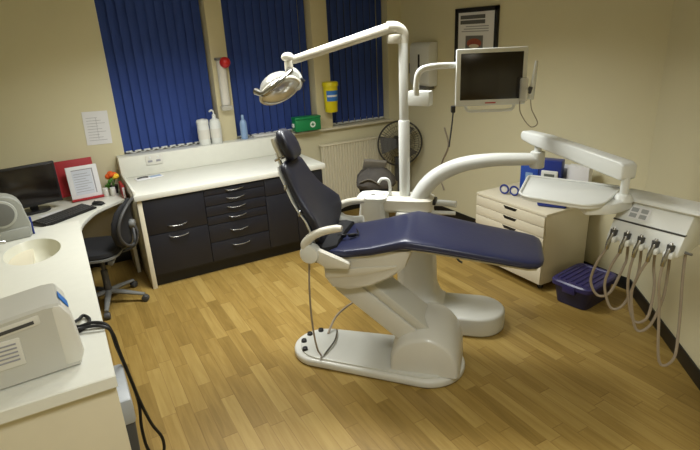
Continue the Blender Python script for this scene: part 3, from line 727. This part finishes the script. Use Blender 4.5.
# ------------------------------------------------------------------ instrument console
ic = thing('instrument_console', 'white dental instrument console with tray and five hanging handpiece hoses', 'instrument console', (2.60, 2.23, 1.2))
J = Vector((2.585, 2.235, 0)); K = Vector((2.31, 1.46, 0))
MB().cyl((J.x, J.y, 1.15), (J.x, J.y, 1.255), .045, bev=.008).cyl((J.x, J.y, 1.24), (J.x, J.y, 1.30), .022).build('joint', M['white'], ic, world=True)
dd = K-J; L = dd.length; ang = math.atan2(dd.y, dd.x)
X = Matrix.Translation((J.x, J.y, 0)) @ Matrix.Rotation(ang, 4, 'Z')
MB(X).prism([(-.17, 1.335), (-.15, 1.362), (.1, 1.374), (L-.01, 1.372), (L+.02, 1.36), (L+.02, 1.295), (L+.0, 1.283), (.1, 1.293), (-.02, 1.292), (-.15, 1.302)], 'y', -.04, .04, .012, 3).build('balance_arm', M['white'], ic, world=True)
MB().cyl((K.x, K.y, 1.19), (K.x, K.y, 1.30), .020).cyl((K.x, K.y, 1.18), (K.x, K.y, 1.215), .05, .03, bev=.006).build('swivel_post', M['white'], ic, world=True)
# tray body: flat tray at the chair end and a head beside it
def rnd(pts, r=.03, n=5):
    out = []
    for i, p in enumerate(pts):
        p = Vector(p); a = (Vector(pts[i-1])-p); b2 = (Vector(pts[(i+1) % len(pts)])-p)
        ra = min(r, a.length*.45, b2.length*.45); p0 = p+a.normalized()*ra; p1 = p+b2.normalized()*ra
        for k in range(n+1):
            u = k/n; out.append(tuple(p0*(1-u)**2+p*2*u*(1-u)+p1*u*u))
    return out
tray = rnd([(2.265, 2.01), (1.97, 1.80), (1.955, 1.73), (2.065, 1.475), (2.15, 1.45), (2.45, 1.56)], .035)
tp = MB().prism(tray, 'z', 1.178, 1.196, .005).build('tray', M['white'], ic, world=True)
rim = MB(); cxy = Vector((sum(p[0] for p in tray)/len(tray), sum(p[1] for p in tray)/len(tray)))
rim.tube([(p[0], p[1], 1.199) for p in tray]+[(tray[0][0], tray[0][1], 1.199)], .007, 8, 1)
rim.build('tray_rim', M['white'], tp, world=True)
hd = [(2.09, 1.50), (2.2, 1.43), (2.36, 1.43), (2.38, 1.62), (2.20, 1.66)]
MB().prism(rnd(hd, .03), 'z', 1.135, 1.19, .012).build('console_body', M['white'], ic, world=True)
# control panel with holders: local x to the right along the panel, local y away from the camera
XV = Vector((.09, -.996, 0)).normalized(); YV = Vector((.996, .09, 0)).normalized()
def PX(o=(2.30, 1.485, 0)):
    m = Matrix((XV, YV, Vector((0, 0, 1)))).transposed().to_4x4(); m.translation = Vector(o); return m
X = PX(); PL = .33
MB(X).prism([(.03, 1.178), (.045, 1.196), (.15, 1.205), (.2, 1.19), (.2, 1.165), (.05, 1.165)], 'x', -.02, PL+.025, .006).build('top_ledge', M['white'], ic, world=True)
MB(X).prism([(.065, 1.18), (.18, 1.18), (.17, 1.0), (.06, .985), (-.045, .99), (-.05, 1.01), (-.005, 1.085)], 'x', 0, PL, .006).build('control_panel', M['white'], ic, world=True)
def face(x0, x1, u0, u1, off):
    # on the upper sloping face between (.01,1.155) and (-.02,1.07)
    p = lambda x, u: X @ Vector((x, .058-.057*u-off, 1.17-.078*u+off*.5)); return [p(x0, u0), p(x1, u0), p(x1, u1), p(x0, u1)]
MB().quad(face(.055, .15, .2, .85, .002)).build('key_pad', M['paper'], ic, world=True)
kq = MB()
for i in range(2):
    for j in range(2): kq.quad(face(.062+.046*i, .095+.046*i, .28+.3*j, .5+.3*j, .003))
kq.build('keys', M['bin'], ic, world=True)
MB(X).box(.0, PL, -.010, .01, 1.083, 1.089).build('panel_groove', M['darkgrey'], ic, world=True)
for i in range(5):
    xh = .033+.066*i
    h = MB(X).prism([(-.075, .985), (-.075, 1.012), (-.05, 1.022), (-.02, 1.02), (-.02, .985)], 'x', xh-.022, xh+.022, .008).build('holder', M['white'], ic, world=True)
    MB(X).cyl((xh, -.048, 1.046), (xh, -.055, 1.012), .017, .015, 14).build('holder_socket', M['darkgrey'], h, world=True)
    hp = MB(X).tube([(xh, -.045, 1.055), (xh, -.058, 1.03), (xh-.005, -.078, .985), (xh-.008, -.082, .95)], [.007, .010, .011, .009], 10).build('handpiece', M['steel'], ic, 'steel handpiece in its holder', world=True)
    # hose: drops from the handpiece, loops low and returns behind the panel
    z0 = (.66, .62, .60, .56, .44)[i]; sw = (-.035, -.025, .03, -.02, .045)[i]
    pts = [(xh-.008, -.082, .955), (xh-.03+sw*.5, -.085, .86), (xh-.045+sw, -.06, .74), (xh-.015+sw, -.03, z0), (xh+.035+sw, -.005, z0+.03), (xh+.05+sw*.4, .02, z0+.18), (xh+.035, .04, .88), (xh+.025, .05, .985)]
    MB(X).tube(pts, .0068, 8, 6).build('hose', M['hose'], ic, world=True)
MB(X).cyl((PL, .02, 1.0), (PL+.03, .02, 1.0), .006).build('end_knob', M['grey'], ic, world=True)

# ------------------------------------------------------------------ left: sink counter
t = thing('sink_counter', 'white worktop counter with inset basin along the left wall', 'counter', (-.34, 1.9, 0))
Xc = Matrix.Translation((.34, -1.9, 0))
# top with oval hole
t1 = bmesh.new()
x0, x1, y0, y1 = -.66, -.005, 1.87, 4.0; bc = (-.29, 3.52); bx_, by_ = .155, .23; nseg = 40
top = []
ov = [(bc[0]+bx_*math.cos(2*PI*i/nseg), bc[1]+by_*math.sin(2*PI*i/nseg)) for i in range(nseg)]
def edge_pt(a):
    dx, dy = math.cos(a), math.sin(a); s = 1e9
    if dx > 1e-9: s = min(s, (x1-bc[0])/dx)
    if dx < -1e-9: s = min(s, (x0-bc[0])/dx)
    if dy > 1e-9: s = min(s, (y1-bc[1])/dy)
    if dy < -1e-9: s = min(s, (y0-bc[1])/dy)
    return (bc[0]+dx*s, bc[1]+dy*s)
angs = sorted([math.atan2(p[1]-bc[1], p[0]-bc[0]) for p in ov]+[math.atan2(cy-bc[1], cx_-bc[0]) for cx_ in (x0, x1) for cy in (y0, y1)])
inn = [(bc[0]+bx_*math.cos(a)*1, bc[1]+by_*math.sin(a)) for a in angs]; oo = [edge_pt(a) for a in angs]
inn = []
for a in angs:
    k = 1/math.sqrt((math.cos(a)/bx_)**2+(math.sin(a)/by_)**2); inn.append((bc[0]+k*math.cos(a), bc[1]+k*math.sin(a)))
mb = MB(Xc)
mb.loft([[(x, y, .80) for x, y in oo], [(x, y, .846) for x, y in oo], [(bc[0]+(x-bc[0])*.997, bc[1]+(y-bc[1])*.997, .85) for x, y in oo], [(x, y, .85) for x, y in inn], [(x, y, .80) for x, y in inn]], cap=False)
mb.build('counter_top', M['worktop'], t)
bas = [[(bc[0]+(x-bc[0])*k, bc[1]+(y-bc[1])*k, z) for x, y in inn] for k, z in ((1.0, .849), (.97, .84), (.9, .80), (.75, .755), (.45, .735), (.05, .733))]
MB(Xc).loft(bas, cap=False).build('basin', M['basin'], t, 'cream oval inset basin')
MB(Xc).lathe([(.022, 0), (.02, .004), (0, .004)], (bc[0], bc[1], .733)).build('plug_hole', M['chrome'], t)
MB(Xc).box(-.66, -.012, 1.9, 1.925, 0, .80).build('end_panel', M['cream'], t, 'cream end panel facing the camera')
MB(Xc).box(-.66, -.30, 1.925, 3.98, .0, .80).build('carcass', M['cream'], t)
t = thing('basin_tap', 'chrome lever tap over the oval basin on the left counter', 'tap', (-.545, 3.60, .85))
MB().cyl((0, 0, 0), (0, 0, .06), .022, bev=.004).build('body', M['chrome'], t)
MB().tube([(0, 0, .05), (.05, .01, .07), (.12, .03, .055)], [.016, .014, .012], 10).build('spout', M['chrome'], t)
MB().tube([(0, 0, .065), (-.01, .05, .085), (.06, .09, .09)], [.012, .01, .008], 8).build('lever', M['chrome'], t)

# grey desktop appliance with vent panel
t = thing('bench_appliance', 'boxy grey bench appliance with slot handle and louvred panel on the near counter', 'appliance', (-.255, 2.135, .852), math.radians(4))
pf = [(-.19, .0), (-.195, .245), (.075, .27), (.115, .265), (.14, .215), (.155, .05), (.14, .0)]
bd = []
for y, sc in ((-.125, .965), (-.115, 1), (.09, 1), (.125, .94)):
    bd.append([(-.07+(x+.07)*sc, y, .0+(z)*sc+.004) for x, z in pf])
MB().loft(bd).build('case', M['devgrey'], t)
MB().prism([(.085, .012), (.085, .268), (.118, .264), (.143, .214), (.158, .05), (.143, .012)], 'y', -.128, .12, .012).build('end_cap', M['devlight'], t, 'off-white end cap')
MB().prism([(-.125, .196), (.045, .212), (.045, .25), (-.125, .234)], 'y', -.130, -.11, .006).build('handle_recess', M['devlight'], t)
MB().prism([(-.105, .209), (.025, .221), (.025, .234), (-.105, .222)], 'y', -.1315, -.1295).build('handle_slot', M['darkgrey'], t, 'dark slot')
v = MB().box(-.193, -.03, -.130, -.118, .075, .185, .005).build('vent_panel', M['devlight'], t)
q = MB()
for k in range(5): q.box(-.188, -.045, -.1325, -.1295, .100+k*.016, .106+k*.016, .001)
q.build('louvres', M['ink'], v)
MB().prism([(.119, .268), (.143, .218), (.146, .220), (.122, .270)], 'y', -.06, .0, .001).build('blue_badge', M['label'], t, 'small blue badge')
for x in (-.15, .1): MB().cyl((x, -.09, 0), (x, -.09, .008), .012).cyl((x, .08, 0), (x, .08, .008), .012).build('foot', M['blackplastic'], t)
# black cables looping off the counter
tag(MB().tube([(-.155, 2.27, .90), (-.10, 2.36, .875), (-.075, 2.42, .862), (-.055, 2.36, .86), (-.09, 2.29, .86), (-.15, 2.25, .87)], .0075, 8)
    .tube([(-.15, 2.22, .89), (-.1, 2.28, .872), (-.045, 2.27, .872), (.0, 2.25, .862), (.022, 2.25, .82), (.032, 2.25, .72), (.05, 2.25, .58), (.068, 2.25, .44), (.095, 2.25, .30), (.128, 2.25, .20), (.122, 2.25, .12), (.085, 2.25, .11), (.055, 2.25, .17), (.05, 2.25, .30), (.062, 2.255, .44), (.046, 2.26, .60), (.026, 2.26, .74), (.012, 2.27, .85), (-.04, 2.30, .873), (-.1, 2.31, .868), (-.14, 2.33, .87)], .0075, 8)
    .build('power_cable', M['cable']), 'black cable loop from the bench appliance hanging over the counter edge', 'cable')
t = thing('waste_bin', 'slim grey bin tucked under the near end of the left counter', 'bin', (-.12, 2.12, 0))
MB().prism([(-.13, .0), (.125, .0), (.147, .54), (-.15, .54)], 'y', -.14, .14, .012).build('body', M['darkgrey'], t)
MB().box(-.16, .152, -.15, .15, .54, .66, .014).build('lid', M['bin'], t)

# ------------------------------------------------------------------ desk and computer
t = thing('corner_desk', 'white curved computer desk in the corner below the window wall', 'desk', (-.1, 4.7, 0))
Xd = Matrix.Translation((.1, -4.7, 0))
fr = [Vector((-.66, 4.06)), Vector((-.24, 4.06)), Vector((-.04, 4.12)), Vector((.03, 4.36)), Vector((.15, 4.62)), Vector((.34, 4.80)), Vector((.405, 4.84))]
fs = [(p.x, p.y) for p in spline([Vector((v.x, v.y, 0)) for v in fr], 5)]
MB(Xd).prism(fs+[(.405, 5.235), (-.66, 5.235)], 'z', .70, .73, .004).build('desk_top', M['worktop'], t)
MB(Xd).box(.37, .4, 4.86, 5.22, 0, .70).build('side_panel', M['cream'], t)
MB(Xd).box(-.6, .37, 5.18, 5.2, .25, .70).build('modesty_panel', M['cream'], t)
MB(Xd).box(-.6, -.35, 4.15, 5.1, 0, .70).build('drawer_pedestal', M['darkgrey'], t)

t = thing('computer_monitor', 'black computer monitor on the corner desk behind the keyboard', 'monitor', (-.30, 4.87, .731), math.radians(14))
MB().box(-.24, .215, -.02, .02, .06, .40, .008).build('bezel', M['blackplastic'], t)
MB().box(-.225, .2, -.023, -.019, .085, .385, .002).build('screen', M['screen'], t)
MB().box(-.03, .03, .02, .05, .02, .25, .008).build('stand', M['blackplastic'], t)
MB().prism(stadium(-.12, .12, .03, .08), 'z', 0, .02, .005).build('foot', M['blackplastic'], t)
t = thing('keyboard', 'black keyboard on the corner desk in front of the monitor', 'keyboard', (-.095, 4.59, .731), math.radians(38))
MB().prism([(-.085, 0), (-.085, .014), (.085, .03), (.085, 0)], 'x', -.24, .24, .004).build('case', M['blackplastic'], t)
k = MB(); 
for r_ in range(5):
    for c_ in range(18): k.box(-.225+c_*.0252, -.225+c_*.0252+.02, -.07+r_*.028, -.07+r_*.028+.022, .016+r_*.0026, .024+r_*.0028)
k.build('keys', M['darkgrey'], t)
t = thing('computer_mouse', 'black computer mouse on the desk between keyboard and chair', 'mouse', (.165, 4.78, .731), .9)
MB().ell((0, 0, .012), (.034, .055, .02)).box(-.03, .03, -.05, .05, 0, .006, .002).build('shell', M['blackplastic'], t)
MB().cyl((-.004, .03, .03), (.004, .03, .03), .006).build('wheel', M['grey'], t)
t = thing('letter_sheet', 'loose white sheet lying under the computer monitor', 'paper', (-.17, 4.72, .731), .5)
MB().box(-.1, .1, -.07, .07, 0, .002).build('sheet', M['paper'], t)
# red binder and white card in front
t = thing('ring_binder', 'red ring binder standing on the desk against the window wall', 'binder', (.065, 5.12, .731), math.radians(6))
Xl = Matrix.Rotation(-.18, 4, 'X')
MB(Xl).box(-.155, .145, -.02, .02, .03, .345, .003).build('cover', M['redcard'], t)
MB(Xl).box(-.145, .135, -.016, .016, .035, .34).build('pages', M['paper'], t)
MB(Xl).box(-.165, -.15, -.03, .028, .03, .345, .004).build('spine', M['redcard'], t)
t = thing('document_frame', 'white framed sheet with red base leaning in front of the red binder', 'frame', (.105, 5.02, .731), math.radians(6))
Xl = Matrix.Rotation(-.14, 4, 'X')
MB(Xl).box(-.125, .125, -.012, .004, .0, .30, .004).build('frame', M['paper'], t)
MB(Xl).box(-.085, .07, -.014, -.011, .05, .26).build('sheet', M['palesheet'], t)
MB(Xl).box(.076, .086, -.0135, -.0115, .05, .27).box(-.085, .086, -.0135, -.0115, .262, .27).build('sheet_border', M['ink'], t)
q = MB(Xl)
for i in range(8): q.box(-.075, .06-.02*(i % 3), -.0148, -.0138, .075+i*.022, .079+i*.022)
q.build('text_lines', M['ink'], t)
MB(Xl).box(-.13, .13, -.035, .01, -.0, .02, .004).build('red_base', M['redcard'], t)
# pot of artificial flowers, jars
t = thing('flower_pot', 'small pot of orange and yellow flowers on the desk corner', 'plant', (.335, 5.08, .731))
MB().lathe([(.028, 0), (.036, .07), (.038, .075), (0, .07)]).build('pot', M['blackplastic'], t)
for a in range(7):
    c_, s_ = math.cos(a*.9), math.sin(a*.9)
    MB().tube([(0, 0, .06), (.015*c_, .015*s_, .11), (.035*c_, .03*s_, .15+.012*(a % 3))], .003, 5).build('stem', M['leaf'], t)
    MB().ell((.035*c_, .03*s_, .155+.012*(a % 3)), (.028, .028, .024), seg=10).build('flower', M['orange'] if a % 3 else M['petal'], t)
for a in range(4):
    MB().ell((-.05+.01*a, -.01*a, .07+.02*a), (.03, .012, .016), Euler((0, .6, a)).to_matrix(), 10).build('leaf', M['leaf'], t)
for i, (x, y, lb) in enumerate(((.255, 5.02, 'small white lidded jar on the desk nearest the document frame'), (.315, 5.0, 'small white lidded jar on the desk in front of the flower pot'))):
    t = thing('small_jar', lb, 'jar', (x, y, .731), 0, 'small jars on the desk')
    MB().lathe([(.022, 0), (.024, .004), (.024, .055), (.02, .06), (0, .06)]).build('body', M['socket'], t)
    MB().lathe([(.022, .06), (.022, .075), (0, .076)]).build('lid', M['white'], t)
t = thing('box_file', 'red folder standing between the desk flower pot and the white worktop', 'folder', (.388, 4.93, .731), .0)
MB().box(-.012, .012, -.1, .12, 0, .11, .002).build('cover', M['redcard'], t)
MB().box(-.008, .008, -.103, -.1, .005, .1).build('pages', M['paper'], t)
# notice
t = thing('wall_notice', 'white typed notice pinned to the wall beside the first window', 'notice', (.31, YW-.003, 1.31))
MB(Matrix.Rotation(.03, 4, 'Y')).box(-.105, .105, -.002, .002, -.148, .148).build('sheet', M['paper'], t)
q = MB(Matrix.Rotation(.03, 4, 'Y'))
for i in range(9): q.box(-.08, .07-.03*(i % 3), -.0034, -.002, -.11+i*.025, -.107+i*.025)
q.box(-.001, .001, -.0034, -.002, -.1, .09)
q.build('text_lines', M['ink'], t)

# bench-top suction/light device beyond the basin
t = thing('curing_appliance', 'grey bench appliance with large round dial at the far end of the left counter', 'appliance', (-.435, 3.87, .852), math.radians(8))
SC = Matrix.Scale(.82, 4)
pf = []
for i in range(13):
    a_ = PI*i/12; pf.append((-.0+.16*math.cos(a_), .21+.15*math.sin(a_)**.8))
MB(SC).prism([(.17, 0), (.18, .1)]+pf+[(-.18, .1), (-.17, 0)], 'y', -.07, .09, .014, 3, 25).build('case', M['midgrey'], t)
MB(SC).cyl((-.0, -.085, .22), (-.0, -.06, .22), .108, bev=.008, seg=36).build('dial_rim', M['midgrey2'], t)
MB(SC).cyl((-.0, -.09, .22), (-.0, -.08, .22), .09, bev=.003, seg=36).build('dial', M['grey'], t, 'dark grey round dial')
MB(SC).box(-.15, .16, -.085, -.06, .0, .085, .008).build('lower_panel', M['midgrey'], t)
MB(SC).box(.178, .192, -.03, .02, .0, .14, .004).build('blue_tube', M['darkblue'], t)

# ------------------------------------------------------------------ office chair
t = thing('office_chair', 'black fabric swivel chair on grey five-star base at the corner desk', 'office chair', (.085, 4.36, 0), math.radians(-20))
for i in range(5):
    a = 2*PI*i/5-.15
    c_, s_ = math.cos(a), math.sin(a)
    lg = MB().tube([(0, 0, .11), (.12*c_, .12*s_, .095), (.29*c_, .29*s_, .065)], [.028, .024, .016], 10, 5, .8).build('base_leg', M['grey'], t)
    cs = MB().cyl((.29*c_-.022*s_, .29*s_+.022*c_, .028), (.29*c_+.022*s_, .29*s_-.022*c_, .028), .028, bev=.005).build('castor', M['darkgrey'], lg)
MB().cyl((0, 0, .09), (0, 0, .30), .03, .026, bev=.004).cyl((0, 0, .28), (0, 0, .43), .018).build('gas_post', M['darkgrey'], t)
MB().box(-.1, .1, -.08, .08, .42, .455, .01).build('tilt_mechanism', M['blackplastic'], t)
sr = []
for z, hw, hd in ((.45, .15, .16), (.46, .20, .215), (.485, .215, .23), (.51, .21, .225), (.525, .17, .18), (.53, .05, .05)):
    sr.append([(x-.04, y, z) for x, y in rect_ring(0, 0, hw, hd, 28, .55)])
MB().loft(sr).build('seat', M['blackfabric'], t)
MB().loft([[(x-.04, y, z) for x, y in rect_ring(0, 0, .222, .237, 28, .55)] for z in (.455, .472)]).build('seat_rim', M['grey'], t)
bk = []
for z, hw, th, ox in ((.50, .05, .02, .235), (.515, .12, .04, .235), (.56, .18, .055, .235), (.65, .205, .06, .24), (.74, .20, .06, .25), (.81, .17, .055, .265), (.85, .12, .04, .275), (.865, .05, .02, .28)):
    bk.append([(ox+f-.05*(abs(y)/.2)**2, y, z) for y, f in rect_ring(0, 0, hw, th/2, 28, .6)])
bo = MB().loft(bk).build('backrest', M['blackfabric'], t)
rim = [(.275-.05*(abs(y)/.2)**2+(z-.5)*.12-.005, y, z) for y, z in [(.208*math.cos(2*PI*i/28), .682+.182*math.sin(2*PI*i/28)) for i in range(29)]]
MB().tube(rim, .012, 8, 2).build('back_rim', M['darkgrey'], bo)
MB().cyl((.27, 0, .67), (.31, 0, .67), .038, .032, bev=.006).build('back_knob', M['grey'], t)
MB().tube([(.30, 0, .67), (.315, 0, .58), (.27, 0, .48), (.15, 0, .44), (.05, 0, .44)], [.016, .016, .018, .018, .018], 8, 5, .6).build('back_bracket', M['darkgrey'], t)
MB().cyl((.12, -.18, .42), (.12, -.09, .43), .022, .022, bev=.004).build('adjuster_knob', M['grey'], t)

# ------------------------------------------------------------------ camera and light
cam = bpy.data.cameras.new('camera'); co = bpy.data.objects.new('camera', cam); C.objects.link(co)
cam.sensor_fit = 'HORIZONTAL'; cam.sensor_width = 36; cam.lens = 520/700*36
yaw, pit, rol = math.radians(-28.6), math.radians(20.15), math.radians(-2.85)
f = Vector((-math.sin(yaw)*math.cos(pit), math.cos(yaw)*math.cos(pit), -math.sin(pit)))
r = Vector((math.cos(yaw), math.sin(yaw), 0)); u = r.cross(f)
r2 = r*math.cos(rol)+u*math.sin(rol); u2 = u*math.cos(rol)-r*math.sin(rol)
m = Matrix((r2, u2, -f)).transposed().to_4x4(); m.translation = Vector((0, 0, 2.0)); co.matrix_world = m
cam.clip_start = .02
bpy.context.scene.camera = co

def ceiling_panel(x, y, label, power):
    t = thing('ceiling_light', label, 'light', (x, y, ZC))
    fb = MB()
    fb.box(-.32, .32, -.32, -.29, -.05, -.001).box(-.32, .32, .29, .32, -.05, -.001).box(-.32, -.29, -.29, .29, -.05, -.001).box(.29, .32, -.29, .29, -.05, -.001)
    fb.build('frame', M['white'], t)
    MB().box(-.29, .29, -.29, .29, -.035, -.005).build('diffuser', M['diffuser'], t)
    l = bpy.data.lights.new('ceiling_lamp', 'AREA'); l.shape = 'SQUARE'; l.size = .56; l.energy = power; l.color = (.975, 1, .985); l.spread = math.radians(140)
    o = bpy.data.objects.new('ceiling_lamp', l); C.objects.link(o); o.parent = t; o.location = (0, 0, -.06)
ceiling_panel(.85, 3.6, 'square recessed ceiling light nearest the windows', 30)
ceiling_panel(1.75, 3.0, 'square recessed ceiling light over the dental chair', 33)
ceiling_panel(.55, .55, 'square recessed ceiling light nearest the camera', 28)
w = bpy.data.worlds.new('world'); bpy.context.scene.world = w; w.use_nodes = True
w.node_tree.nodes['Background'].inputs['Color'].default_value = (.9, .88, .8, 1); w.node_tree.nodes['Background'].inputs['Strength'].default_value = .05
sc = bpy.context.scene
sc.view_settings.view_transform = 'Standard'; sc.view_settings.look = 'None'; sc.view_settings.exposure = 0
